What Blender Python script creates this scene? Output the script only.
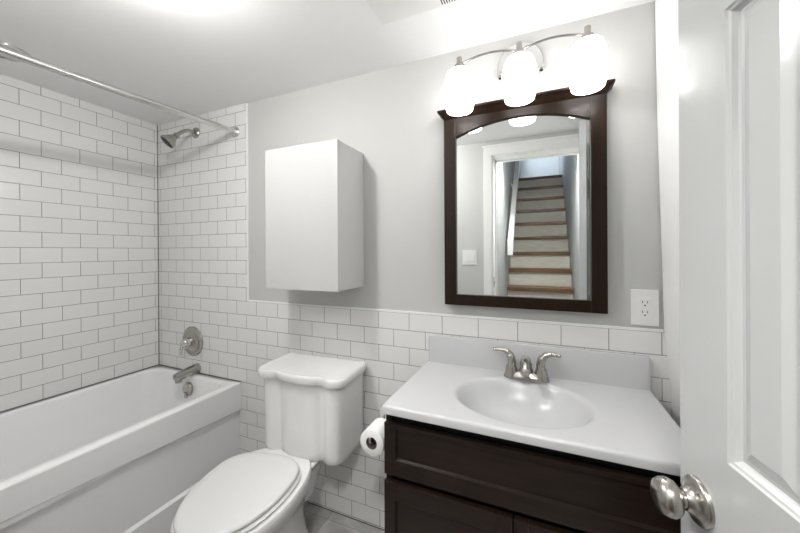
import bpy, bmesh, math, random
from mathutils import Vector, Matrix
random.seed(4)
for o in list(bpy.data.objects): bpy.data.objects.remove(o)
S = bpy.context.scene
C = S.collection
PI = math.pi

# ------------------------------------------------------------------ camera
cam = bpy.data.objects.new('camera', bpy.data.cameras.new('camera'))
C.objects.link(cam)
yaw, pitch, roll = math.radians(23.4047), math.radians(0.0606), math.radians(-0.3524)
f = Vector((-math.sin(yaw)*math.cos(pitch), math.cos(yaw)*math.cos(pitch), -math.sin(pitch)))
r0 = Vector((math.cos(yaw), math.sin(yaw), 0)); u0 = r0.cross(f)
rr = math.cos(roll)*r0 + math.sin(roll)*u0
uu = -math.sin(roll)*r0 + math.cos(roll)*u0
M = Matrix((rr, uu, -f)).transposed().to_4x4()
M.translation = Vector((1.6284, -1.3868, 1.3099))
cam.matrix_world = M
cam.data.sensor_width = 36; cam.data.sensor_fit = 'HORIZONTAL'
cam.data.lens = 328.65/800*36
cam.data.shift_x = (400-397.8068)/800
cam.data.shift_y = (251.5977-266.5)/800
cam.data.clip_start = 0.01
S.camera = cam

# ------------------------------------------------------------------ world, light, exposure
w = bpy.data.worlds.new('world'); S.world = w; w.use_nodes = True
w.node_tree.nodes['Background'].inputs[0].default_value = (.75, .86, 1, 1)
w.node_tree.nodes['Background'].inputs[1].default_value = 1.0
S.view_settings.view_transform = 'Standard'; S.view_settings.look = 'None'
S.view_settings.gamma = 1; S.view_settings.use_curve_mapping = False
S.view_settings.exposure = 0.70
SHADE_E = 3.8          # emission of the glass shades
CEIL_W = 13.5 
DOWN_W = 2.2           # round ceiling lamp in the bathroom
HL_POS, HL_DIR = (1.62, -1.75, 2.30), (0, .75, -1)
HALL_FILL_W = 17.0          # added fill lamp over the stair foot, unseen behind the camera
SKY_W = 9.0           # daylight upstairs, area light at an added, unseen window

def area(name, loc, direction, power, size, col=(1, 1, 1), shape='DISK', size_y=None):
    l = bpy.data.lights.new(name, 'AREA'); l.energy = power; l.color = col
    l.shape = shape; l.size = size
    if size_y: l.size_y = size_y
    o = bpy.data.objects.new(name, l); C.objects.link(o); o.location = loc
    o.rotation_euler = Vector(direction).to_track_quat('-Z', 'Y').to_euler()
    return o
pl = bpy.data.lights.new('ceiling_lamp_light', 'POINT'); pl.energy = CEIL_W; pl.color = (1, .985, .96); pl.shadow_soft_size = .035
po = bpy.data.objects.new('ceiling_lamp_light', pl); C.objects.link(po); po.location = (.64, -.86, 2.13)
area('ceiling_lamp_glow', (.64, -.84, 2.090), (0, 0, -1), DOWN_W, .17, (1, .985, .97))
area('hall_fill_light', HL_POS, HL_DIR, HALL_FILL_W, .24, (1, .98, .95))
area('daylight', (1.25, -4.30, 3.10), (1, 0, -.15), SKY_W, .9, (.72, .84, 1), 'RECTANGLE', .9)

# ------------------------------------------------------------------ materials
def mat(name, col=(.8, .8, .8), rough=.5, metal=0, coat=0, spec=.5, emit=None, es=0):
    m = bpy.data.materials.new(name); m.use_nodes = True
    b = m.node_tree.nodes['Principled BSDF']
    b.inputs['Base Color'].default_value = (*col, 1)
    b.inputs['Roughness'].default_value = rough
    b.inputs['Metallic'].default_value = metal
    b.inputs['Coat Weight'].default_value = coat
    b.inputs['Coat Roughness'].default_value = .08
    b.inputs['Specular IOR Level'].default_value = spec
    if emit:
        b.inputs['Emission Color'].default_value = (*emit, 1)
        b.inputs['Emission Strength'].default_value = es
    return m
def nd(m, t, **k):
    n = m.node_tree.nodes.new(t)
    for a, v in k.items(): setattr(n, a, v)
    return n
def lk(m, a, b): m.node_tree.links.new(a, b)
def bsdf(m): return m.node_tree.nodes['Principled BSDF']
def bumpy(m, scale, strength, dist=.002, detail=2):
    tc = nd(m, 'ShaderNodeTexCoord'); n = nd(m, 'ShaderNodeTexNoise'); b = nd(m, 'ShaderNodeBump')
    n.inputs['Scale'].default_value = scale; n.inputs['Detail'].default_value = detail
    b.inputs['Strength'].default_value = strength; b.inputs['Distance'].default_value = dist
    lk(m, tc.outputs['Object'], n.inputs['Vector']); lk(m, n.outputs['Fac'], b.inputs['Height'])
    lk(m, b.outputs['Normal'], bsdf(m).inputs['Normal'])
    return m
def varied(m, c1, c2, scale=(1, 1, 1), nscale=8, lo=.3, hi=.7):
    tc = nd(m, 'ShaderNodeTexCoord'); mp = nd(m, 'ShaderNodeMapping'); n = nd(m, 'ShaderNodeTexNoise')
    r = nd(m, 'ShaderNodeValToRGB')
    mp.inputs['Scale'].default_value = scale; n.inputs['Scale'].default_value = nscale
    n.inputs['Detail'].default_value = 5
    r.color_ramp.elements[0].position = lo; r.color_ramp.elements[1].position = hi
    r.color_ramp.elements[0].color = (*c1, 1); r.color_ramp.elements[1].color = (*c2, 1)
    lk(m, tc.outputs['Object'], mp.inputs['Vector']); lk(m, mp.outputs['Vector'], n.inputs['Vector'])
    lk(m, n.outputs['Fac'], r.inputs['Fac']); lk(m, r.outputs['Color'], bsdf(m).inputs['Base Color'])
    return m

TW, TH = .1545, .0783
def tile_mat(name, axis, ou, ov, c1, c2, grout, g=.0013, rough=.13):
    """running-bond tile in the plane (axis, z), origin ou, ov"""
    m = mat(name, c1, rough)
    tc = nd(m, 'ShaderNodeTexCoord'); sp = nd(m, 'ShaderNodeSeparateXYZ'); cb = nd(m, 'ShaderNodeCombineXYZ')
    lk(m, tc.outputs['Object'], sp.inputs[0])
    a = nd(m, 'ShaderNodeMath', operation='SUBTRACT'); a.inputs[1].default_value = ou
    c = nd(m, 'ShaderNodeMath', operation='SUBTRACT'); c.inputs[1].default_value = ov
    lk(m, sp.outputs[axis], a.inputs[0]); lk(m, sp.outputs['Z'], c.inputs[0])
    lk(m, a.outputs[0], cb.inputs[0]); lk(m, c.outputs[0], cb.inputs[1])
    b = nd(m, 'ShaderNodeTexBrick', offset=.5, offset_frequency=2, squash=1)
    b.inputs['Scale'].default_value = 1; b.inputs['Brick Width'].default_value = TW
    b.inputs['Row Height'].default_value = TH; b.inputs['Mortar Size'].default_value = g
    b.inputs['Mortar Smooth'].default_value = .1
    b.inputs['Color1'].default_value = (*c1, 1); b.inputs['Color2'].default_value = (*c2, 1)
    b.inputs['Mortar'].default_value = (*grout, 1)
    lk(m, cb.outputs[0], b.inputs['Vector']); lk(m, b.outputs['Color'], bsdf(m).inputs['Base Color'])
    # rounded tile edges and slightly wavy glaze
    b2 = nd(m, 'ShaderNodeTexBrick', offset=.5, offset_frequency=2, squash=1)
    for k in ('Scale', 'Brick Width', 'Row Height'): b2.inputs[k].default_value = b.inputs[k].default_value
    b2.inputs['Mortar Size'].default_value = .0045; b2.inputs['Mortar Smooth'].default_value = 1
    lk(m, cb.outputs[0], b2.inputs['Vector'])
    n = nd(m, 'ShaderNodeTexNoise'); n.inputs['Scale'].default_value = 9; n.inputs['Detail'].default_value = 1
    lk(m, tc.outputs['Object'], n.inputs['Vector'])
    mm = nd(m, 'ShaderNodeMath', operation='MULTIPLY_ADD'); mm.inputs[1].default_value = -.5
    lk(m, b2.outputs['Fac'], mm.inputs[0]); 
    n2 = nd(m, 'ShaderNodeMath', operation='MULTIPLY'); n2.inputs[1].default_value = .9
    lk(m, n.outputs['Fac'], n2.inputs[0]); lk(m, n2.outputs[0], mm.inputs[2])
    bp = nd(m, 'ShaderNodeBump'); bp.inputs['Strength'].default_value = .5; bp.inputs['Distance'].default_value = .002
    lk(m, mm.outputs[0], bp.inputs['Height']); lk(m, bp.outputs['Normal'], bsdf(m).inputs['Normal'])
    rm = nd(m, 'ShaderNodeMapRange'); rm.inputs['To Min'].default_value = rough; rm.inputs['To Max'].default_value = .8
    lk(m, b.outputs['Fac'], rm.inputs['Value']); lk(m, rm.outputs[0], bsdf(m).inputs['Roughness'])
    return m

ZT, XL, ZR, ZC = 1.0273, -.724, .557, 2.166
T1, T2, GR = (.80, .80, .79), (.825, .82, .815), (.20, .195, .185)
M_ = {}
M_['tile_back'] = tile_mat('tile_back', 'X', 0, ZT, T1, T2, GR)
M_['tile_left'] = tile_mat('tile_left', 'Y', -.0985 - TW/2, ZR, T1, T2, GR)
M_['wall'] = bumpy(mat('wall_paint', (.57, .572, .56), .6), 220, .08)
M_['white'] = bumpy(mat('white_paint', (.86, .86, .85), .55), 160, .08)
M_['ceiling'] = bumpy(mat('ceiling_paint', (.93, .93, .935), .8), 120, .1)
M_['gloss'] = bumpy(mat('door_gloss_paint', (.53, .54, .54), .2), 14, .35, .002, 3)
M_['trim'] = mat('trim_gloss', (.84, .84, .83), .3)
M_['edge'] = mat('tile_edge_trim', (.86, .86, .85), .3)
M_['caulk'] = mat('dark_caulk', (.16, .155, .15), .7)
M_['acrylic'] = mat('tub_acrylic', (.90, .90, .905), .18, coat=.4)
M_['ceramic'] = mat('ceramic', (.80, .80, .80), .1, coat=.6)
M_['seat'] = mat('seat_plastic', (.71, .71, .71), .2)
M_['marble'] = mat('cultured_marble', (.55, .555, .565), .27, coat=0)
M_['cab'] = mat('cabinet_laminate', (.59, .59, .59), .32)
M_['nickel'] = bumpy(mat('brushed_nickel', (.46, .44, .41), .26, 1), 90, .05, .001)
M_['chrome'] = mat('chrome', (.72, .72, .71), .1, 1)
M_['rodm'] = mat('polished_steel', (.70, .69, .67), .16, 1)
M_['rubber'] = mat('dark_rubber', (.035, .033, .032), .5)
M_['esp'] = varied(mat('espresso_wood', (.02, .012, .009), .32, coat=.05, spec=.4), (.010, .0055, .0038), (.021, .012, .008), (1, 1, 14), 6)
M_['espm'] = varied(mat('espresso_frame', (.02, .01, .009), .36, coat=.0, spec=.28), (.010, .0042, .0016), (.019, .0080, .0030), (14, 1, 1), 6)
M_['black'] = mat('gap_black', (.006, .005, .005), .6)
M_['mirror'] = mat('mirror_silver', (.93, .95, .94), .0, 1)
M_['plastic'] = mat('white_plastic', (.84, .84, .83), .3)
M_['slot'] = mat('slot_dark', (.03, .03, .03), .6)
M_['paper'] = bumpy(mat('tissue_paper', (.86, .86, .85), .9), 200, .4)
M_['card'] = mat('cardboard', (.12, .085, .07), .85)
M_['shade'] = mat('lit_opal_glass', (.9, .9, .9), .25, emit=(1, .985, .965), es=SHADE_E)
M_['lamp'] = mat('lamp_diffuser', (.9, .9, .9), .4, emit=(1, .985, .96), es=5)
M_['off'] = mat('unlit_recess', (.42, .42, .41), .35)
M_['tread'] = varied(mat('oak_tread', (.2, .12, .06), .4), (.12, .06, .028), (.21, .115, .055), (1, 14, 1), 5)
M_['riser'] = varied(mat('pine_riser', (.6, .58, .5), .5), (.56, .54, .48), (.68, .66, .60), (2, 1, 14), 5)
M_['hallw'] = bumpy(mat('hall_wall', (.42, .44, .44), .6), 180, .08)
def floor_mat():
    m = mat('stone_floor', (.3, .3, .3), .25)
    tc = nd(m, 'ShaderNodeTexCoord'); mp = nd(m, 'ShaderNodeMapping')
    mp.inputs['Location'].default_value = (-.665, .05, 0)
    lk(m, tc.outputs['Object'], mp.inputs['Vector'])
    b = nd(m, 'ShaderNodeTexBrick', offset=0, offset_frequency=2, squash=1)
    b.inputs['Scale'].default_value = 1; b.inputs['Brick Width'].default_value = .305
    b.inputs['Row Height'].default_value = .61; b.inputs['Mortar Size'].default_value = .0012
    b.inputs['Color1'].default_value = (.50, .495, .485, 1); b.inputs['Color2'].default_value = (.24, .225, .21, 1)
    b.inputs['Mortar'].default_value = (.24, .235, .23, 1)
    lk(m, mp.outputs['Vector'], b.inputs['Vector'])
    n = nd(m, 'ShaderNodeTexNoise'); n.inputs['Scale'].default_value = 5; n.inputs['Detail'].default_value = 6
    n.inputs['Distortion'].default_value = 1.2
    lk(m, tc.outputs['Object'], n.inputs['Vector'])
    r = nd(m, 'ShaderNodeValToRGB'); r.color_ramp.elements[0].position = .38; r.color_ramp.elements[1].position = .66
    r.color_ramp.elements[0].color = (.75, .75, .75, 1); r.color_ramp.elements[1].color = (1.3, 1.3, 1.3, 1)
    lk(m, n.outputs['Fac'], r.inputs['Fac'])
    mx = nd(m, 'ShaderNodeMix', data_type='RGBA', blend_type='MULTIPLY'); mx.inputs['Factor'].default_value = 1
    lk(m, b.outputs['Color'], mx.inputs[6]); lk(m, r.outputs['Color'], mx.inputs[7])
    lk(m, mx.outputs[2], bsdf(m).inputs['Base Color'])
    return m
M_['floor'] = floor_mat()

# ------------------------------------------------------------------ mesh helpers
def obj(name, bm, m, parent=None, smooth=None, recalc=True):
    if recalc: bmesh.ops.recalc_face_normals(bm, faces=bm.faces)
    if smooth is not None:
        a = math.radians(smooth)
        for fc in bm.faces: fc.smooth = True
        for e in bm.edges:
            if len(e.link_faces) == 2 and e.calc_face_angle(0) > a: e.smooth = False
    me = bpy.data.meshes.new(name); bm.to_mesh(me); bm.free()
    for x in (m if isinstance(m, (list, tuple)) else [m]): me.materials.append(M_[x])
    o = bpy.data.objects.new(name, me); C.objects.link(o)
    if parent: o.parent = parent
    return o
def tag(o, label=None, cat=None, group=None, kind=None):
    if label: o['label'] = label
    if cat: o['category'] = cat
    if group: o['group'] = group
    if kind: o['kind'] = kind
    return o
def thing(name, label, cat, loc=(0, 0, 0), rz=0, group=None):
    o = bpy.data.objects.new(name, None); C.objects.link(o)
    o.location = loc; o.rotation_euler = (0, 0, rz); o.empty_display_size = .05
    return tag(o, label, cat, group)
def struct(name, bm, m, label, parent=None, smooth=None):
    o = obj(name, bm, m, parent, smooth)
    if not parent: tag(o, label, None, None, 'structure')
    return o
def box(bm, x0, x1, y0, y1, z0, z1, bev=0, seg=2, mi=0):
    vs = [bm.verts.new(p) for p in ((x0,y0,z0),(x1,y0,z0),(x1,y1,z0),(x0,y1,z0),(x0,y0,z1),(x1,y0,z1),(x1,y1,z1),(x0,y1,z1))]
    fs = [bm.faces.new([vs[i] for i in q]) for q in ((0,3,2,1),(4,5,6,7),(0,1,5,4),(1,2,6,5),(2,3,7,6),(3,0,4,7))]
    for q in fs: q.material_index = mi
    if bev:
        es = {e for q in fs for e in q.edges}
        bmesh.ops.bevel(bm, geom=list(es), offset=bev, segments=seg, affect='EDGES', profile=.7)
    return fs
def bx(*a, **k):
    bm = bmesh.new(); box(bm, *a, **k); return bm
def loft(bm, rings, cap0=True, cap1=True, closed=True, mi=0):
    R = [[bm.verts.new(p) for p in r] for r in rings]
    n = len(R[0])
    for a, b in zip(R, R[1:]):
        for i in range(n if closed else n-1):
            j = (i+1) % n
            q = bm.faces.new((a[i], a[j], b[j], b[i])); q.material_index = mi
    if cap0: bm.faces.new(R[0][::-1]).material_index = mi
    if cap1: bm.faces.new(R[-1]).material_index = mi
    return R
def lathe(bm, prof, center, axis=(0, 0, 1), n=40, cap0=True, cap1=True, sx=1, sy=1, mi=0):
    """prof: (radius, distance along axis)"""
    q = Vector(axis).normalized().to_track_quat('Z', 'Y') if Vector(axis).normalized() != Vector((0, 0, 1)) else None
    rings = []
    for r, h in prof:
        ring = []
        for i in range(n):
            a = 2*PI*i/n
            p = Vector((r*math.cos(a)*sx, r*math.sin(a)*sy, h))
            if q: p = q @ p
            ring.append(p + Vector(center))
        rings.append(ring)
    return loft(bm, rings, cap0, cap1, mi=mi)
def tube(bm, pts, rad, n=14, cap=True, flat=1.0, up=None):
    pts = [Vector(p) for p in pts]
    rads = list(rad) if isinstance(rad, (list, tuple)) else [rad]*len(pts)
    if len(rads) != len(pts):
        m_ = len(rads)-1
        rads = [rads[min(int(i*m_/(len(pts)-1)), m_-1)]*(1-(i*m_/(len(pts)-1)-min(int(i*m_/(len(pts)-1)), m_-1))) + rads[min(int(i*m_/(len(pts)-1)), m_-1)+1]*(i*m_/(len(pts)-1)-min(int(i*m_/(len(pts)-1)), m_-1)) for i in range(len(pts))]
    rings = []; prev = None
    for i, p in enumerate(pts):
        t = (pts[min(i+1, len(pts)-1)] - pts[max(i-1, 0)]).normalized()
        if prev is None:
            ref = Vector(up) if up else (Vector((0, 0, 1)) if abs(t.z) < .9 else Vector((1, 0, 0)))
            nrm = (ref - t*ref.dot(t)).normalized()
        else:
            nrm = (prev - t*prev.dot(t)).normalized()
        prev = nrm; bn = t.cross(nrm)
        rings.append([p + nrm*math.cos(2*PI*k/n)*rads[i]*flat + bn*math.sin(2*PI*k/n)*rads[i] for k in range(n)])
    loft(bm, rings, cap, cap)
def smooth_path(pts, n=8):
    pts = [Vector(p) for p in pts]; P = [2*pts[0]-pts[1]] + pts + [2*pts[-1]-pts[-2]]
    out = []
    for i in range(1, len(P)-2):
        for k in range(n):
            t = k/n
            a, b, c, d = P[i-1], P[i], P[i+1], P[i+2]
            out.append(.5*((2*b) + (c-a)*t + (2*a-5*b+4*c-d)*t*t + (3*b-a-3*c+d)*t**3))
    out.append(pts[-1]); return out
def prism(bm, poly, d0, d1, plane='xz', mi=0):
    """poly 2-D outline extruded between d0 and d1 along the third axis"""
    def P(a, b, d):
        return {'xz': (a, d, b), 'xy': (a, b, d), 'yz': (d, a, b)}[plane]
    loft(bm, [[P(a, b, d0) for a, b in poly], [P(a, b, d1) for a, b in poly]], mi=mi)
def rrect(x0, x1, y0, y1, r, n=8):
    out = []
    for cx, cy, a0 in ((x1-r, y1-r, 0), (x0+r, y1-r, 90), (x0+r, y0+r, 180), (x1-r, y0+r, 270)):
        for k in range(n+1):
            a = math.radians(a0 + 90*k/n); out.append((cx+r*math.cos(a), cy+r*math.sin(a)))
    return out

# ------------------------------------------------------------------ room shell
YF = -1.31; YH = -1.49
struct('floor', bx(XL-.1, 2.12, YF-.25, .1, -.05, 0), 'floor', 'grey stone tile bathroom floor')
struct('ceiling', bx(XL-.1, 2.12, YH, .1, ZC, ZC+.05), 'ceiling', 'flat white bathroom ceiling')
struct('wall_left', bx(XL-.1, XL, YF-.01, .1, 0, ZC), 'tile_left', 'white subway tile wall along the bathtub')
bm = bmesh.new()
box(bm, XL, 2.12, .006, .1, 0, ZC, mi=0)
prism(bm, [(XL, 0), (2.12, 0), (2.12, ZT), (.087, ZT), (.087, ZC), (XL, ZC)], 0, .0065, 'xz', mi=1)
struct('wall_back', bm, ['wall', 'tile_back'], 'grey painted wall with white subway tile wainscot and shower surround')
bm = bmesh.new()   # wall on the right, slightly out of plumb as seen in the photograph
prism(bm, [(2.058, 0), (2.033, .818), (2.015, 1.036), (1.999, 1.75), (1.994, ZC), (2.12, ZC), (2.12, 0)], YF, .0, 'xz')
struct('wall_right', bm, 'white', 'plain white painted wall behind the open door')
DJ0, DJ1, DH = 1.292, 1.915, 2.045
bm = bmesh.new()
box(bm, XL, DJ0-.018, YH, YF, 0, ZC); box(bm, DJ1+.018, 2.12, YH, YF, 0, ZC); box(bm, DJ0-.018, DJ1+.018, YH, YF, DH+.018, ZC)
struct('wall_front', bm, 'wall', 'grey painted wall with the doorway to the stairs')
bm = bmesh.new()   # jamb lining and casing
box(bm, DJ0-.018, DJ0, YH-.004, YF+.004, 0, DH+.018); box(bm, DJ1, DJ1+.018, YH-.004, YF+.004, 0, DH+.018)
box(bm, DJ0, DJ1, YH-.004, YF+.004, DH, DH+.018)
box(bm, DJ0, DJ0+.012, YH+.02, YH+.055, 0, DH); box(bm, DJ0, DJ1, YH+.02, YH+.055, DH-.012, DH); box(bm, DJ1-.012, DJ1, YH+.02, YH+.055, 0, DH)
o = struct('trim_1', bm, 'trim', 'white jamb lining of the doorway')
bm = bmesh.new()
for a, b_ in ((DJ0-.072, DJ0-.008), (DJ1+.008, DJ1+.064)):
    box(bm, a, b_, YF, YF+.016, 0, DH+.072, .004)
box(bm, DJ0-.072, DJ1+.064, YF, YF+.017, DH+.008, DH+.085, .004)
box(bm, DJ0-.078, DJ1+.068, YF, YF+.024, DH+.07, DH+.088, .003)
struct('trim_2', bm, 'trim', 'white casing around the doorway')
bm = bmesh.new(); lathe(bm, [(.0, 0), (.011, 0), (.011, .003), (.006, .006)], (DJ0, YF-.03, 1.06), (1, 0, 0), 16)
box(bm, DJ0-.0005, DJ0+.0015, YF-.047, YF-.013, 1.02, 1.10)
obj('strike_plate', bm, 'nickel', o)
# tile edge strips
struct('trim_3', bx(.093, 2.013, -.0015, .0065, ZT, ZT+.009, .001), 'edge', 'white edge strip along the top of the wainscot tile')
struct('trim_4', bx(.086, .0935, -.0015, .0065, ZT, ZC-.001, .001), 'edge', 'white vertical edge strip of the shower tile')
struct('trim_5', bx(XL, XL+.0035, -.0035, 0, ZR+.003, ZC-.001), 'caulk', 'dark grout line in the shower corner')
bm = bmesh.new(); box(bm, XL, XL+.0045, YF, 0, ZR+.0005, ZR+.004); box(bm, XL, .034, -.0045, 0, ZR+.0005, ZR+.004)
struct('trim_6', bm, 'caulk', 'dark sealant line between tub and tile')
struct('trim_7', bx(.036, 1.17, -.003, 0, 0, .004), 'caulk', 'dark grout line where the tile meets the floor')

# hall and stairwell behind the doorway, seen in the mirror
HL, HR, HE = 1.335, 1.93, -5.0
bm = bmesh.new()
box(bm, 1.2, HL-.03, -3.9, YH, 0, 4.2); box(bm, 1.2, HL-.03, HE, -3.9, 0, 2.7); box(bm, 1.2, HL-.03, HE, -3.9, 3.6, 4.2)
box(bm, 1.2, HL-.03, HE, -4.7, 2.7, 3.6)
struct('wall_hall_left', bm, 'hallw', 'pale wall on the left of the stairs')
struct('wall_hall_right', bx(HR+.005, 2.06, HE, YH, 0, 4.2), 'hallw', 'pale wall on the right of the stairs')
struct('wall_hall_end', bx(1.2, 2.06, HE-.05, HE, 0, 4.2), 'white', 'bright white wall at the head of the stairs')
struct('ceiling_hall', bx(1.2, 2.06, HE, YH, 4.2, 4.25), 'ceiling', 'white ceiling above the stairs')
bm = bmesh.new(); box(bm, 1.2, 2.06, YH, YF, ZC, 4.2)
struct('wall_hall_front', bm, 'white', 'white wall above the bathroom doorway')
struct('floor_hall', bx(1.2, 2.06, HE, YF-.25, -.05, 0), 'floor', 'floor under the stairs')
wo = thing('added_window_1', None, None, (HL-.08, -4.3, 3.15)); tag(wo, 'added stairwell window, out of view, for light on the landing', None, None, 'structure')  # window added out of view, only to bring light into the stairwell
bm = bmesh.new()
for a in ((-.4, -.37, -.45, .45), (.37, .4, -.45, .45), (-.4, .4, -.45, -.42), (-.4, .4, .42, .45), (-.015, .015, -.45, .45)):
    box(bm, -.02, .02, a[0], a[1], a[2], a[3])
obj('added_window_frame', bm, 'trim', wo)

RI, RU = .185, .204
y_n = lambda k: -(2.28 + RU*k) - .04       # nosing position of tread k, mirrored back to the real stair
st = thing('staircase', 'steep staircase with oak brown treads and whitewashed risers, reflected in the mirror', 'staircase', (1.63, -1.6, 0))
def rel(o, root):
    o.location = -Vector(root.location); return o
for k in range(-4, 9):
    z = .925 + RI*k; y = y_n(k)
    mt = 'tread'
    depth = RU+.01 if k < 8 else 1.0
    y1 = y-depth if k < 8 else HE+.002
    rel(obj('tread', bx(HL-.028, HR, y1, y, z-.038, z, .004), mt, st), st)
    bm = bx(HL-.028, HR, y-.04, y-.022, z-RI, z-.038)
    o = rel(obj('riser', bm, 'riser', st), st)
# white handrail board climbing along the left wall
hr = thing('handrail', 'white sloping handrail board beside the stairs, seen in the mirror', 'handrail', (HL, -2.1, 1.27))
bm = bmesh.new()
sl = RI/RU; y0, y1 = -2.10, -4.1
pz = 1.395
poly = [(y0, pz-.13), (y0, pz), (y1, pz+(y0-y1)*sl), (y1, pz+(y0-y1)*sl-.13)]
prism(bm, poly, HL-.005, HL+.045, 'yz')
rel(obj('rail', bm, 'trim', hr), hr)
for yy in (-2.25, -3.0, -3.8):
    zz = pz-.08+(y0-yy)*sl; rel(obj('bracket', bx(HL-.03, HL-.0045, yy-.015, yy+.015, zz-.02, zz+.02), 'nickel', hr), hr)
hl = thing('added_pendant', 'added white pendant, out of view, tilted to throw fill light through the bathroom doorway', 'lamp', (1.62, -1.75, 2.33))  # pendant added out of view, only to carry the doorway fill light
ax_ = -Vector(HL_DIR).normalized()
bm = bmesh.new(); lathe(bm, [(.13, -.026), (.138, -.022), (.135, .02), (.10, .05), (.02, .07)], (0, 0, 0), ax_, 40, False, True); obj('fill_shade', bm, 'plastic', hl, 30)
bm = bmesh.new(); tube(bm, [ax_*.06, ax_*.09, (0, 0, .16), (0, 0, 1.84)], .006, 10); obj('rod', bm, 'plastic', hl, 30)
bm = bmesh.new(); lathe(bm, [(.05, 1.83), (.05, 1.868)], (0, 0, 0), n=24); obj('canopy', bm, 'plastic', hl, 30)

# light switch seen in the mirror
sw = thing('light_switch', 'white double light switch plate beside the doorway, seen in the mirror', 'light switch', (1.107, YF, 1.257))
obj('plate', bx(-.058, .058, 0, .006, -.06, .06, .003), 'plastic', sw)
for x in (-.024, .024):
    obj('rocker', bx(x-.016, x+.016, .006, .010, -.033, .033, .002), 'plastic', sw)

# ------------------------------------------------------------------ bathtub
tub = thing('bathtub', 'white alcove bathtub with stepped apron under the shower tile', 'bathtub', (-.34, -.65, 0))
ox0, ox1, oy0, oy1 = XL+.001, .034, YF+.002, -.001
def ringz(poly, z): return [(x, y, z) for x, y in poly]
N = 8
def rr_(i, r): return rrect(ox0+i[0], ox1-i[1], oy0+i[2], oy1-i[3], r, N)
bm = bmesh.new()
rings = [ringz(rr_((0, .004, 0, 0), .002), .42), ringz(rr_((0, .0, 0, 0), .002), ZR-.012), ringz(rr_((0, .003, 0, 0), .004), ZR-.003), ringz(rr_((0, .01, 0, .0), .008), ZR),
         ringz(rr_((.028, .052, .05, .040), .085), ZR), ringz(rr_((.034, .058, .056, .046), .085), ZR-.004),
         ringz(rr_((.038, .062, .06, .05), .085), ZR-.014), ringz(rr_((.05, .075, .11, .065), .095), ZR-.12),
         ringz(rr_((.075, .095, .19, .09), .11), ZR-.28), ringz(rr_((.10, .12, .25, .115), .12), ZR-.37),
         ringz(rr_((.15, .17, .31, .17), .12), ZR-.40), ringz(rr_((.25, .26, .45, .3), .08), ZR-.405)]
loft(bm, rings, False, True)
rel(obj('basin', bm, 'acrylic', tub, 50, False), tub)
# apron: proud upper band with sloping lower edge, recessed panel, plinth
bm = bmesh.new()
zl0, zl1 = .397, .461
rings = []
def aprof(y):
    t = -y/1.31; zl = zl0 + (zl1-zl0)*t
    return [(.0, ZR-.008), (.034, ZR-.008), (.034, zl+.004), (.030, zl), (.017, zl-.012), (.016, .136), (.031, .126), (.032, .0), (.0, .0)]
loft(bm, [[(x, y, z) for x, z in aprof(y)] for y in (oy1, oy0)])
rel(obj('apron', bm, 'acrylic', tub, 30), tub)
# overflow plate on the sloping end, below the spout
bm = bmesh.new()
lathe(bm, [(.0, .016), (.025, .015), (.036, .011), (.040, .004), (.040, -.004)], (-.33, -.068, .485), (0, -1, .1), 32)
box(bm, -.341, -.319, -.090, -.078, .436, .470, .003)
rel(obj('overflow_plate', bm, 'nickel', tub, 40), tub)

sp = thing('tub_spout', 'brushed nickel tub spout above the overflow plate', 'spout', (-.338, 0, .5895))
bm = bmesh.new()
pth = [(0, -.0005, 0), (0, -.012, 0), (0, -.03, -.001), (0, -.06, -.004), (0, -.09, -.008), (0, -.12, -.013), (0, -.137, -.017), (0, -.143, -.02)]
tube(bm, pth, [.030, .030, .0285, .028, .027, .026, .024, .016], 24)
lathe(bm, [(.019, 0), (.019, .018)], (0, -.120, -.047), (0, 0, 1), 20)
obj('spout_body', bm, 'nickel', sp, 40)
vl = thing('shower_valve', 'round brushed nickel shower valve plate with lever handle above the spout', 'valve', (-.381, 0, .752))
bm = bmesh.new(); lathe(bm, [(.093, -.001), (.093, .004), (.087, .010), (.066, .013), (.060, .011), (.052, .016), (.034, .020)], (0, 0, 0), (0, -1, 0), 56); obj('escutcheon', bm, 'nickel', vl, 35)
bm = bmesh.new(); lathe(bm, [(.030, .014), (.028, .045), (.026, .062), (.020, .070), (.004, .074)], (0, 0, 0), (0, -1, 0), 32)
tube(bm, smooth_path([(-.004, -.058, 0), (-.014, -.066, -.026), (-.017, -.070, -.05), (-.018, -.069, -.072)]), [.014]*6+[.012]*8+[.010]*10+[.007], 14)
obj('handle', bm, 'chrome', vl, 40)
sh = thing('wall_shower', 'small brushed nickel shower head on an angled arm near the ceiling', 'shower head', (-.341, 0, 2.057))
bm = bmesh.new(); lathe(bm, [(.034, -.001), (.032, .006), (.022, .013), (.012, .016)], (0, 0, 0), (0, -1, 0), 32); obj('flange', bm, 'nickel', sh, 40)
bm = bmesh.new(); tube(bm, smooth_path([(0, -.005, 0), (0, -.05, -.002), (-.004, -.085, -.022), (-.010, -.108, -.045)]), .0105, 16); obj('arm', bm, 'nickel', sh, 40)
ax = Vector((-.30, -.62, -.72)).normalized()
hc = Vector((-.010, -.106, -.043))
bm = bmesh.new(); lathe(bm, [(.012, -.004), (.017, .006), (.017, .016), (.014, .02), (.020, .03), (.034, .056), (.042, .068), (.043, .078), (.040, .081)], hc, ax, 36, True, False); hd = obj('head', bm, 'nickel', sh, 35)
bm = bmesh.new(); lathe(bm, [(.0405, .079), (.030, .083), (.0, .083)], hc, ax, 36, False, False)
for k in range(10):
    a = 2*PI*k/10; q = ax.to_track_quat('Z', 'Y')
    lathe(bm, [(.003, .082), (.002, .0865)], hc + q @ Vector((.022*math.cos(a), .022*math.sin(a), 0)), ax, 8)
obj('spray_face', bm, 'rubber', hd, 40)

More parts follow.
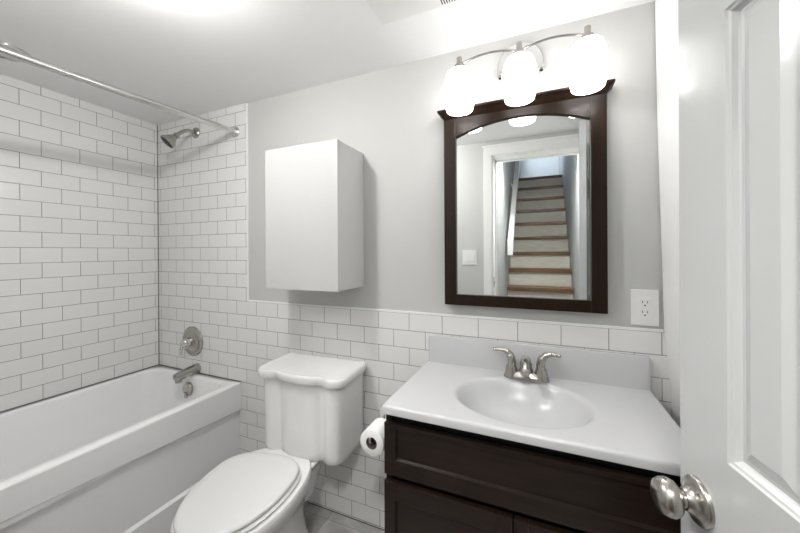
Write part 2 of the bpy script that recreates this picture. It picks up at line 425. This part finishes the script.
# curtain rod
rd = thing('shower_curtain_rod', 'polished steel shower curtain rod across the tub below the ceiling', 'curtain rod', (.004, 0, 2.010))
bm = bmesh.new(); tube(bm, [(0, -.002, 0), (0, -.65, -.022), (0, YF+.002, -.045)], .0145, 24); obj('rod', bm, 'rodm', rd, 40)
for y, z, s in ((0, 0, -1), (YF, -.045, 1)):
    bm = bmesh.new(); lathe(bm, [(.030, -.0005), (.030, .006), (.024, .012), (.018, .016), (.018, .034), (.015, .036)], (0, y, z), (0, s, 0), 32); obj('flange', bm, 'rodm', rd, 35)

# ------------------------------------------------------------------ wall cabinet
cb = thing('wall_cabinet', 'plain white wall cabinet hung above the toilet', 'cabinet', (.65, 0, 1.14))
y1c = .005
obj('body', bx(-.2+.002, .2-.002, -.202, y1c, .002, .642, .0015), 'cab', cb)
obj('door', bx(-.2, .2, -.2215, -.2045, 0, .644, .0025), 'cab', cb)

# ------------------------------------------------------------------ toilet
toi = thing('toilet', 'white two-piece toilet with closed elongated lid between tub and vanity', 'toilet', (.655, -.030, 0), math.radians(3))
def plan(hw, yf, k=1.0):
    """symmetric tank outline: rounded corners, front columns, softly bowed middle; yb = 0"""
    q = hw/.223
    half = [(0, yf-.004), (.05, yf-.002), (.085, yf+.006), (.108, yf+.0155), (.124, yf+.0165), (.142, yf+.008), (.160, yf+.001), (.182, yf+.001), (.205, yf+.012), (.2195, yf+.042),
            (.223, yf+.09), (.223, yf*.35), (.222, -.03), (.214, -.004), (.20, 0)]
    half = [(x*q, y) for x, y in half]
    s = smooth_path([Vector((a, b, 0)) for a, b in half], 4)
    r = [(p.x, p.y) for p in s]
    return r + [(-a, b) for a, b in r[::-1] if a > 1e-6]
def scale_z(pl, z, sx=1, sy=1, yb=0): return [(x*sx, yb+(y-yb)*sy, z) for x, y in pl]
pT = plan(.211, -.232)
bm = bmesh.new()
loft(bm, [scale_z(pT, .412, .86, .88, -.01), scale_z(pT, .415, .92, .95, -.01), scale_z(pT, .424, .955, .98, -.01), scale_z(pT, .45, .972, .992, -.01), scale_z(pT, .752, 1.0, 1.0, -.01)])
obj('tank', bm, 'ceramic', toi, 40)
pL = plan(.2265, -.252)
bm = bmesh.new()
loft(bm, [scale_z(pL, .748, .95, .96), scale_z(pL, .750, .98, .985), scale_z(pL, .757, 1, 1), scale_z(pL, .775, 1, 1), scale_z(pL, .783, .992, .993), scale_z(pL, .787, .975, .98),
          scale_z(pL, .7855, .94, .95), scale_z(pL, .785, .88, .91)])
obj('tank_lid', bm, 'ceramic', toi, 40)
# bowl: egg-shaped sections
BX = 0
BL, BR_ = (-.118, -.015, 0), .119
def swing(o):
    o.location = BL; o.rotation_euler = (0, 0, BR_); return o
def egg(cx, cy, a, bf, bb, n=48, pw=2.0, pb=2.6):
    out = []
    for i in range(n):
        t = 2*PI*i/n; c, s = math.cos(t), math.sin(t)
        p = pb if s > 0 else pw
        x = a*math.copysign(abs(c)**(2/p), c); y = (bb if s > 0 else bf)*math.copysign(abs(s)**(2/p), s)
        out.append((cx+x, cy+y))
    return out
bm = bmesh.new()
secs = [(0, .118, -.26, .20, .17), (.02, .115, -.26, .195, .165), (.06, .105, -.26, .17, .15), (.14, .105, -.27, .16, .14), (.22, .125, -.30, .19, .14),
        (.30, .155, -.35, .24, .20), (.355, .178, -.395, .285, .23), (.395, .190, -.42, .295, .245), (.414, .192, -.425, .295, .245), (.424, .186, -.425, .288, .24)]
loft(bm, [ringz(egg(BX*.9 + (.01 if z > .3 else 0), cy, a, bf, bb), z) for z, a, cy, bf, bb in secs])
swing(obj('bowl', bm, 'ceramic', toi, 45))
# platform under the tank
bm = bmesh.new()
loft(bm, [ringz(rrect(-.13, .00, -.26, -.10, .04), .20), ringz(rrect(-.13, .02, -.28, -.05, .04), .31), ringz(rrect(-.13, .055, -.31, -.04, .035), .37), ringz(rrect(-.135, .078, -.33, -.03, .03), .398), ringz(rrect(-.135, .082, -.335, -.03, .03), .4065), ringz(rrect(-.13, .078, -.33, -.034, .03), .411)])
obj('tank_platform', bm, 'ceramic', toi, 45)
so = egg(BX, -.43, .180, .275, .165, 64, 2.05, 2.75)
def ring_in(pl, d, z, cy=-.43):
    out = []
    for x, y in pl:
        v = Vector((x-BX, y-cy)); l = v.length
        v *= (l-d)/l; out.append((BX+v.x, cy+v.y, z))
    return out
bm = bmesh.new()
loft(bm, [ring_in(so, .006, .426), ring_in(so, -.001, .429), ring_in(so, -.002, .434), ring_in(so, .004, .440), ring_in(so, .05, .441), ring_in(so, .06, .434), ring_in(so, .055, .426)], False, False)
swing(obj('seat', bm, 'seat', toi, 50))
sl_ = egg(BX, -.43, .175, .269, .160, 64, 2.05, 2.75)
bm = bmesh.new()
loft(bm, [ring_in(sl_, .008, .443), ring_in(sl_, .0, .445), ring_in(sl_, -.001, .449), ring_in(sl_, .003, .455), ring_in(sl_, .012, .459), ring_in(sl_, .04, .4605), ring_in(sl_, .10, .461)])
swing(obj('seat_lid', bm, 'seat', toi, 50))
for x in (-.075, .075):
    bm = bx(BX+x-.022, BX+x+.022, -.31, -.272, .424, .446, .006, 3); swing(obj('hinge', bm, 'seat', toi, 50))
for x in (-.095, .075):
    bm = bmesh.new(); lathe(bm, [(.016, 0), (.016, .012), (.010, .022), (.0, .024)], (BX+x*1.25, -.30, .001), (0, 0, 1), 20); swing(obj('bolt_cap', bm, 'ceramic', toi, 50))

# ------------------------------------------------------------------ vanity
va = thing('vanity_cabinet', 'espresso brown vanity cabinet with drawer front and two doors under the sink top', 'cabinet', (1.55, -.23, 0))
vx0, vx1, vy = 1.1715, 1.962, -.434
bm = bmesh.new()
box(bm, vx0, vx0+.018, vy, -.002, 0, .801); box(bm, vx1-.018, vx1, vy, -.002, 0, .801)
box(bm, vx0+.018, vx1-.018, -.012, -.002, .08, .62)
box(bm, vx0+.018, vx1-.018, vy+.02, -.012, .09, .105)
rel(obj('carcass', bm, 'esp', va), va)
bm = bmesh.new()
box(bm, vx0+.018, vx1-.018, vy+.012, vy+.026, .60, .801); box(bm, vx0+.018, vx1-.018, vy+.012, vy+.03, .105, .60); box(bm, vx0+.018, vx1-.018, vy+.06, vy+.07, 0, .09)
rel(obj('face_frame', bm, 'black', va), va)
def shaker(x0, x1, z0, z1, st_, r, rt=None):
    rt = rt or r
    bm = bmesh.new(); yb, yf = vy+.0, vy-.019
    box(bm, x0, x0+st_, yf, yb, z0, z1, .0015); box(bm, x1-st_, x1, yf, yb, z0, z1, .0015)
    box(bm, x0+st_, x1-st_, yf, yb, z0, z0+r, .0015); box(bm, x0+st_, x1-st_, yf, yb, z1-rt, z1, .0015)
    # recessed panel with small bevelled lip
    i = .004
    a = [(x0+st_, yf+.002, z0+r), (x1-st_, yf+.002, z0+r), (x1-st_, yf+.002, z1-rt), (x0+st_, yf+.002, z1-rt)]
    b_ = [(x0+st_+i, yf+.010, z0+r+i), (x1-st_-i, yf+.010, z0+r+i), (x1-st_-i, yf+.010, z1-rt-i), (x0+st_+i, yf+.010, z1-rt-i)]
    loft(bm, [a, b_], False, True)
    return bm
rel(obj('drawer_front', shaker(vx0+.002, vx1-.002, .609, .770, .038, .048, .014), 'esp', va), va)
rel(obj('door', shaker(vx0+.001, 1.556, .085, .586, .036, .055), 'esp', va), va)
rel(obj('door', shaker(1.560, vx1-.001, .085, .586, .036, .055), 'esp', va), va)

vt = thing('bathroom_sink', 'white cultured marble sink top with oval basin and backsplash', 'sink', (1.57, -.23, .802))
cx0, cx1, cy0, cy1, cz0, cz1 = 1.169, 1.976, -.468, -.001, .802, .830
bcx, bcy, ba, bb_ = 1.567, -.250, .208, .166
bm = bmesh.new()
n = 128
def recta(t, x0, x1, y0, y1, r=.006):
    """ray from the basin centre to the rectangle"""
    c, s = math.cos(t), math.sin(t)
    k = 1e9
    if c > 1e-9: k = min(k, (x1-bcx)/c)
    if c < -1e-9: k = min(k, (x0-bcx)/c)
    if s > 1e-9: k = min(k, (y1-bcy)/s)
    if s < -1e-9: k = min(k, (y0-bcy)/s)
    return (bcx+c*k, bcy+s*k)
angs = [2*PI*i/n for i in range(n)]
for ccx, ccy in ((cx0, cy0), (cx1, cy0), (cx1, cy1), (cx0, cy1)):
    a = math.atan2(ccy-bcy, ccx-bcx) % (2*PI)
    i = min(range(n), key=lambda i: abs(angs[i]-a)); angs[i] = a
def rect_ring(d, z): return [(*recta(t, cx0+d, cx1-d, cy0+d, cy1-min(d, .0)), z) for t in angs]
def ell(k, z, dy=0):
    out = []
    for t in angs:
        c, s = math.cos(t), math.sin(t); q = 1/math.sqrt((c/(ba*k))**2+(s/(bb_*k))**2)
        out.append((bcx+c*q, bcy+s*q+dy, z))
    return out
rings = [rect_ring(.006, cz0), rect_ring(.0, cz0+.003), rect_ring(0, cz1-.008), rect_ring(.002, cz1-.003), rect_ring(.006, cz1), rect_ring(.012, cz1),
         ell(1.09, cz1), ell(1.04, cz1-.001), ell(1.0, cz1-.0045), ell(.96, cz1-.013), ell(.90, cz1-.032), ell(.82, cz1-.058), ell(.70, cz1-.083), ell(.52, cz1-.103), ell(.3, cz1-.112), ell(.1, cz1-.115), ell(.1, cz1-.125), ell(.34, cz1-.124), ell(.6, cz1-.112), ell(.8, cz1-.085), ell(.95, cz0-.01), ell(1.02, cz0)]
R_ = loft(bm, rings, False, False)
a, b_ = R_[-1], R_[0]
for i in range(n):
    j = (i+1) % n; bm.faces.new((a[i], a[j], b_[j], b_[i]))
rel(obj('countertop', bm, 'marble', vt, 40), vt)
bm = bmesh.new()
poly = [(.0, .0), (.020, .0), (.0205, .108), (.018, .114), (.013, .116), (.003, .116), (0, .113)]
rngs = []
for x, k in ((1.181, .92), (1.184, .975), (1.19, 1), (1.962, 1), (1.970, .975), (1.974, .92)):
    rngs.append([(x, -.001-q*(1 if k > .95 else .85), cz1-.001+z*k) for q, z in poly])
loft(bm, rngs)
rel(obj('backsplash', bm, 'marble', vt, 45), vt)
bm = bmesh.new(); lathe(bm, [(.0, .004), (.014, .004), (.021, .002), (.022, .0)], (bcx, bcy, cz1-.1155), (0, 0, 1), 28)
rel(obj('drain', bm, 'nickel', vt, 40), vt)

# faucet
fa = thing('sink_faucet', 'brushed nickel centerset faucet with two curved lever handles behind the basin', 'faucet', (1.578, -.068, cz1+.0005))
bm = bmesh.new()
def oval(a, b, z, n=40, p=2.6): return [(a*math.copysign(abs(math.cos(2*PI*i/n))**(2/p), math.cos(2*PI*i/n)), b*math.copysign(abs(math.sin(2*PI*i/n))**(2/p), math.sin(2*PI*i/n)), z) for i in range(n)]
loft(bm, [oval(.080, .027, 0), oval(.080, .027, .006), oval(.076, .024, .013), oval(.060, .020, .02), oval(.04, .017, .026)])
obj('base_plate', bm, 'nickel', fa, 45)
for s in (-1, 1):
    bm = bmesh.new()
    lathe(bm, [(.0265, .004), (.024, .015), (.0205, .034), (.019, .042)], (s*.052, 0, 0), (0, 0, 1), 28)
    tube(bm, smooth_path([(s*.052, 0, .040), (s*.050, .001, .058), (s*.056, .002, .080), (s*.072, .002, .095), (s*.096, .0, .100), (s*.118, -.003, .098)]),
         [.0215]*4+[.0215]*6+[.0205]*8+[.017]*6+[.0130]*6+[.0105]*6+[.0095]*4+[.006], 18, True, .72)
    obj('lever_handle', bm, 'nickel', fa, 50)
bm = bmesh.new()
tube(bm, smooth_path([(0, .004, .012), (0, .002, .040), (0, -.006, .062), (0, -.028, .076), (0, -.060, .072), (0, -.092, .058), (0, -.102, .050)]),
     [.024]*6+[.021]*6+[.0185]*6+[.0175]*6+[.0165]*8+[.0155]*4+[.013], 20)
obj('spout', bm, 'nickel', fa, 50)

# toilet paper
hp = thing('paper_holder', 'chrome wire toilet paper holder on the side of the vanity', 'paper holder', (1.173, -.33, .742))
bm = bmesh.new(); lathe(bm, [(.018, 0), (.018, .004), (.010, .008)], (0, 0, 0), (-1, 0, 0), 24)
obj('mount', bm, 'chrome', hp, 40)
bm = bmesh.new(); tube(bm, smooth_path([(-.004, 0, 0), (-.030, 0, 0), (-.054, .001, -.004), (-.061, .002, -.02), (-.061, .002, -.045), (-.061, -.006, -.0625), (-.061, -.04, -.063), (-.061, -.085, -.063), (-.061, -.100, -.062), (-.061, -.104, -.050), (-.061, -.104, -.044)], 6), .004, 12); obj('arm', bm, 'chrome', hp, 50)
tube_b = bmesh.new(); tube(tube_b, smooth_path([(-.052, 0, -.001), (-.064, 0, .002), (-.070, 0, .010), (-.066, 0, .017)], 6), .004, 12); obj('hook', tube_b, 'chrome', hp, 50)
tp = thing('toilet_paper_roll', 'white toilet paper roll hanging beside the vanity', 'toilet paper', (1.112, -.380, .674))
bm = bmesh.new()
lathe(bm, [(.0195, -.044), (.041, -.044), (.0435, -.042), (.0435, .042), (.041, .044), (.0195, .044)], (0, 0, 0), (0, -1, 0), 48, False, False)
obj('paper', bm, 'paper', tp, 40)
bm = bmesh.new(); lathe(bm, [(.0200, -.0445), (.0200, .0445), (.0185, .0445), (.0185, -.0445), (.0200, -.0445)], (0, 0, 0), (0, -1, 0), 40, False, False)
obj('core', bm, 'card', tp, 40)

# ------------------------------------------------------------------ mirror
mi = thing('wall_mirror', 'arched wall mirror in a dark espresso wooden frame above the sink', 'mirror', (1.552, .006, 1.083))
fx0, fx1, gx0, gx1, fz0, fz1 = 1.257, 1.847, 1.306, 1.797, 1.084, 1.862
yfr = -.032
bm = bmesh.new(); box(bm, gx0-.006, gx1+.006, -.018, -.012, 1.122, 1.845); rel(obj('glass', bm, 'mirror', mi), mi)
for a, b_ in ((fx0, gx0), (gx1, fx1)):
    rel(obj('side_rail', bx(a, b_, yfr, .0055, fz0, fz1, .002), 'espm', mi), mi)
rel(obj('bottom_rail', bx(gx0, gx1, yfr+.001, .0055, fz0, 1.128, .002), 'espm', mi), mi)
bm = bmesh.new()
az, ac = 1.784, 1.833
N2 = 24; top = []; bot = []
for i in range(N2+1):
    t = i/N2; x = gx0+(gx1-gx0)*t; z = az+(ac-az)*(1-(2*t-1)**2); bot.append((x, z))
poly = bot + [(gx1, fz1), (gx0, fz1)]
prism(bm, poly, yfr+.001, .0055, 'xz')
rel(obj('arched_rail', bm, 'espm', mi), mi)
bm = bmesh.new()
rings = []
for z, dx, dy in ((fz1, .0, .0), (fz1+.006, .004, .004), (fz1+.016, .008, .010), (fz1+.024, .016, .020), (fz1+.026, .021, .026), (fz1+.034, .021, .026)):
    rings.append([(fx0-dx, yfr-dy, z), (fx1+dx, yfr-dy, z), (fx1+dx, .0055, z), (fx0-dx, .0055, z)])
loft(bm, rings)
rel(obj('crown', bm, 'espm', mi), mi)
bm = bmesh.new(); rel(obj('backing', bx(gx0-.004, gx1+.004, -.0118, .0052, 1.1, 1.845), 'black', mi), mi)

# ------------------------------------------------------------------ vanity light
vlx = thing('vanity_light', 'three-shade nickel vanity light glowing above the mirror', 'wall light', (1.562, .006, 2.03))
def L(p): return (p[0]-1.562, p[1]-.006, p[2]-2.03)
bm = bmesh.new(); lathe(bm, [(.086, .0), (.086, .010), (.082, .017), (.070, .021), (.066, .020)], L((1.559, .006, 2.042)), (0, -1, 0), 56, sy=1.0)
obj('back_plate', bm, 'chrome', vlx, 35)
bm = bmesh.new(); tube(bm, smooth_path([L((1.562, -.012, 2.045)), L((1.562, -.06, 2.05)), L((1.562, -.118, 2.036))]), .008, 14); obj('stem', bm, 'nickel', vlx, 40)
for x in (1.487, 1.636):
    bm = bmesh.new(); lathe(bm, [(.004, .0), (.004, .012), (.011, .016), (.013, .024), (.009, .032), (.0, .034)], L((x, -.004, 2.000)), (0, -1, 0), 20); obj('finial', bm, 'chrome', vlx, 40)
SX = (1.346, 1.5635, 1.7775)
for a, b_ in ((SX[0], SX[1]), (SX[1], SX[2])):
    bm = bmesh.new()
    pts = [L((a+(b_-a)*t, -.125, 2.026+.022*math.sin(PI*min(1, t*1.0))**.8 if 0 < t < 1 else 2.026)) for t in [i/14 for i in range(15)]]
    tube(bm, pts, .0055, 12, True, .7); obj('arm', bm, 'nickel', vlx, 50)
for x in SX:
    bm = bmesh.new(); lathe(bm, [(.006, .040), (.010, .038), (.010, .012), (.019, .008), (.021, -.014), (.019, -.016)], L((x, -.125, 2.018)), (0, 0, 1), 28); obj('socket', bm, 'nickel', vlx, 40)
    bm = bmesh.new()
    pr = [(.021, 0), (.038, -.002), (.046, -.008), (.0535, -.030), (.0595, -.060), (.0615, -.085), (.059, -.118), (.050, -.154), (.0475, -.156), (.0565, -.117), (.059, -.085), (.057, -.060), (.0505, -.030), (.043, -.011), (.02, -.005)]
    lathe(bm, pr, L((x, -.125, 2.006)), (0, 0, 1), 44, False, False)
    obj('shade', bm, 'shade', vlx, 40)

# ------------------------------------------------------------------ outlet
ou = thing('wall_outlet', 'white duplex electrical outlet above the tile right of the mirror', 'outlet', (1.961, .006, 1.1085))
obj('cover_plate', bx(-.040, .040, -.0062, 0, -.0625, .0625, .0025), 'plastic', ou)
bm = bx(-.0165, .0165, -.0085, -.006, -.034, .034, .001)
rc = obj('receptacle', bm, 'plastic', ou)
bm = bmesh.new()
for z in (.017, -.017):
    box(bm, -.0080, -.0058, -.0089, -.0084, z-.001, z+.0075); box(bm, .0058, .0080, -.0089, -.0084, z-.001, z+.0065)
    lathe(bm, [(.0027, 0), (.0027, .0005)], (0, -.0084, z-.0085), (0, -1, 0), 12)
obj('slots', bm, 'slot', rc)
for z in (.048, -.048):
    bm = bmesh.new(); lathe(bm, [(.003, 0), (.0028, .0006)], (0, -.0061, z), (0, -1, 0), 12); obj('screw', bm, 'plastic', ou)

# ------------------------------------------------------------------ ceiling fixtures
ef = thing('exhaust_fan', 'square white exhaust fan cover on the ceiling near the mirror wall', 'exhaust fan', (1.255, -.445, ZC))
bm = bx(-.16, .20, -.165, .165, -.012, -.0005, .004)
obj('cover', bm, 'plastic', ef)
bm = bmesh.new()
for k in range(14):
    x = .070+k*.0085; box(bm, x, x+.0035, .115, .155, -.0126, -.0118)
obj('grille', bm, 'slot', ef)
dl = thing('recessed_downlight', 'unlit round recessed downlight in the ceiling over the tub', 'ceiling light', (-.440, -.775, ZC))
bm = bmesh.new(); lathe(bm, [(.084, -.0005), (.083, -.006), (.072, -.009), (.066, -.004), (.064, -.0005)], (0, 0, 0), (0, 0, 1), 48, False, False); obj('trim_ring', bm, 'chrome', dl, 40)
bm = bmesh.new(); lathe(bm, [(.0655, -.003), (.0, -.0025)], (0, 0, 0), (0, 0, 1), 48, False, False); obj('lens', bm, 'off', dl, 40)
cl = thing('ceiling_light', 'small white ceiling lamp holder with a bare bulb in the middle of the bathroom', 'ceiling light', (.64, -.84, ZC))
bm = bmesh.new(); lathe(bm, [(.060, -.0005), (.060, -.012), (.050, -.020), (.022, -.022)], (0, 0, 0), (0, 0, 1), 40); obj('housing', bm, 'plastic', cl, 40)

# ------------------------------------------------------------------ door
E2 = Vector((1.83, -.735)); dd = Vector((-.191, .981)).normalized()
dw = .60
dr = thing('door_1', None, None, (E2.x, E2.y, 0), math.atan2(dd.y, dd.x)-PI/2)
tag(dr, 'open white panelled door at the right edge', None, None, 'structure')
# local frame: +y = towards the free edge (y = 0 there), visible face at x = 0 looking to -x, thickness to +x
th = .035; zb, ztp = .012, 2.03
def door_mesh():
    bm = bmesh.new()
    ys = [(-.197, -.097), (-dw+.10, -dw+.20)]          # two columns of panels
    zs = [(.235, .86), (1.034, 1.618), (1.728, 1.93)]
    # slab with openings: strips of boxes
    def strip(y0, y1, z0, z1): box(bm, 0, th, y0, y1, z0, z1)
    strip(-.097, 0, zb, ztp); strip(-dw, -dw+.10, zb, ztp); strip(-dw+.20, -.197, zb, ztp)
    zz = [zb, zs[0][0], zs[0][1], zs[1][0], zs[1][1], zs[2][0], zs[2][1], ztp]
    for y0, y1 in ys:
        for k in range(0, 8, 2): strip(y0, y1, zz[k], zz[k+1])
        for z0, z1 in zs:
            for side in (0, 1):
                X = (lambda d: d) if side == 0 else (lambda d: th-d)
                def rg(i, d): return [(X(d), y0+i, z0+i), (X(d), y1-i, z0+i), (X(d), y1-i, z1-i), (X(d), y0+i, z1-i)]
                loft(bm, [rg(0, 0.0001), rg(.002, .0025), rg(.005, .0035), rg(.008, .0085), rg(.010, .0105), rg(.015, .0105), rg(.030, .0045), rg(.0315, .0045)], False, True)
    return bm
bm = door_mesh()
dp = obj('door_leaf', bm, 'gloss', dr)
kz = .945; ky = -.043
for s, X0 in ((-1, 0), (1, th)):
    bm = bmesh.new()
    # knob: neck and a rounded, slightly flattened egg
    lathe(bm, [(.014, .014), (.0115, .018), (.0110, .023), (.015, .026), (.0225, .030), (.0258, .037), (.0256, .044), (.0225, .051), (.017, .0545), (.011, .0565), (.005, .0572), (.0, .0573)], (X0, ky, kz), (s, 0, 0), 44)
    k_ = obj('door_knob', bm, 'nickel', dr, 40)
    bm = bmesh.new()
    lathe(bm, [(.0325, -.0005), (.0325, .004), (.030, .007), (.023, .009), (.017, .013), (.0140, .020)], (X0, ky, kz), (s, 0, 0), 44)
    obj('rose', bm, 'nickel', k_, 40)
for z in (.25, 1.05, 1.85):
    bm = bmesh.new(); lathe(bm, [(.006, -.045), (.006, .045)], (-.003, -dw-.004, z), (0, 0, 1), 14); obj('hinge', bm, 'nickel', dr, 40)
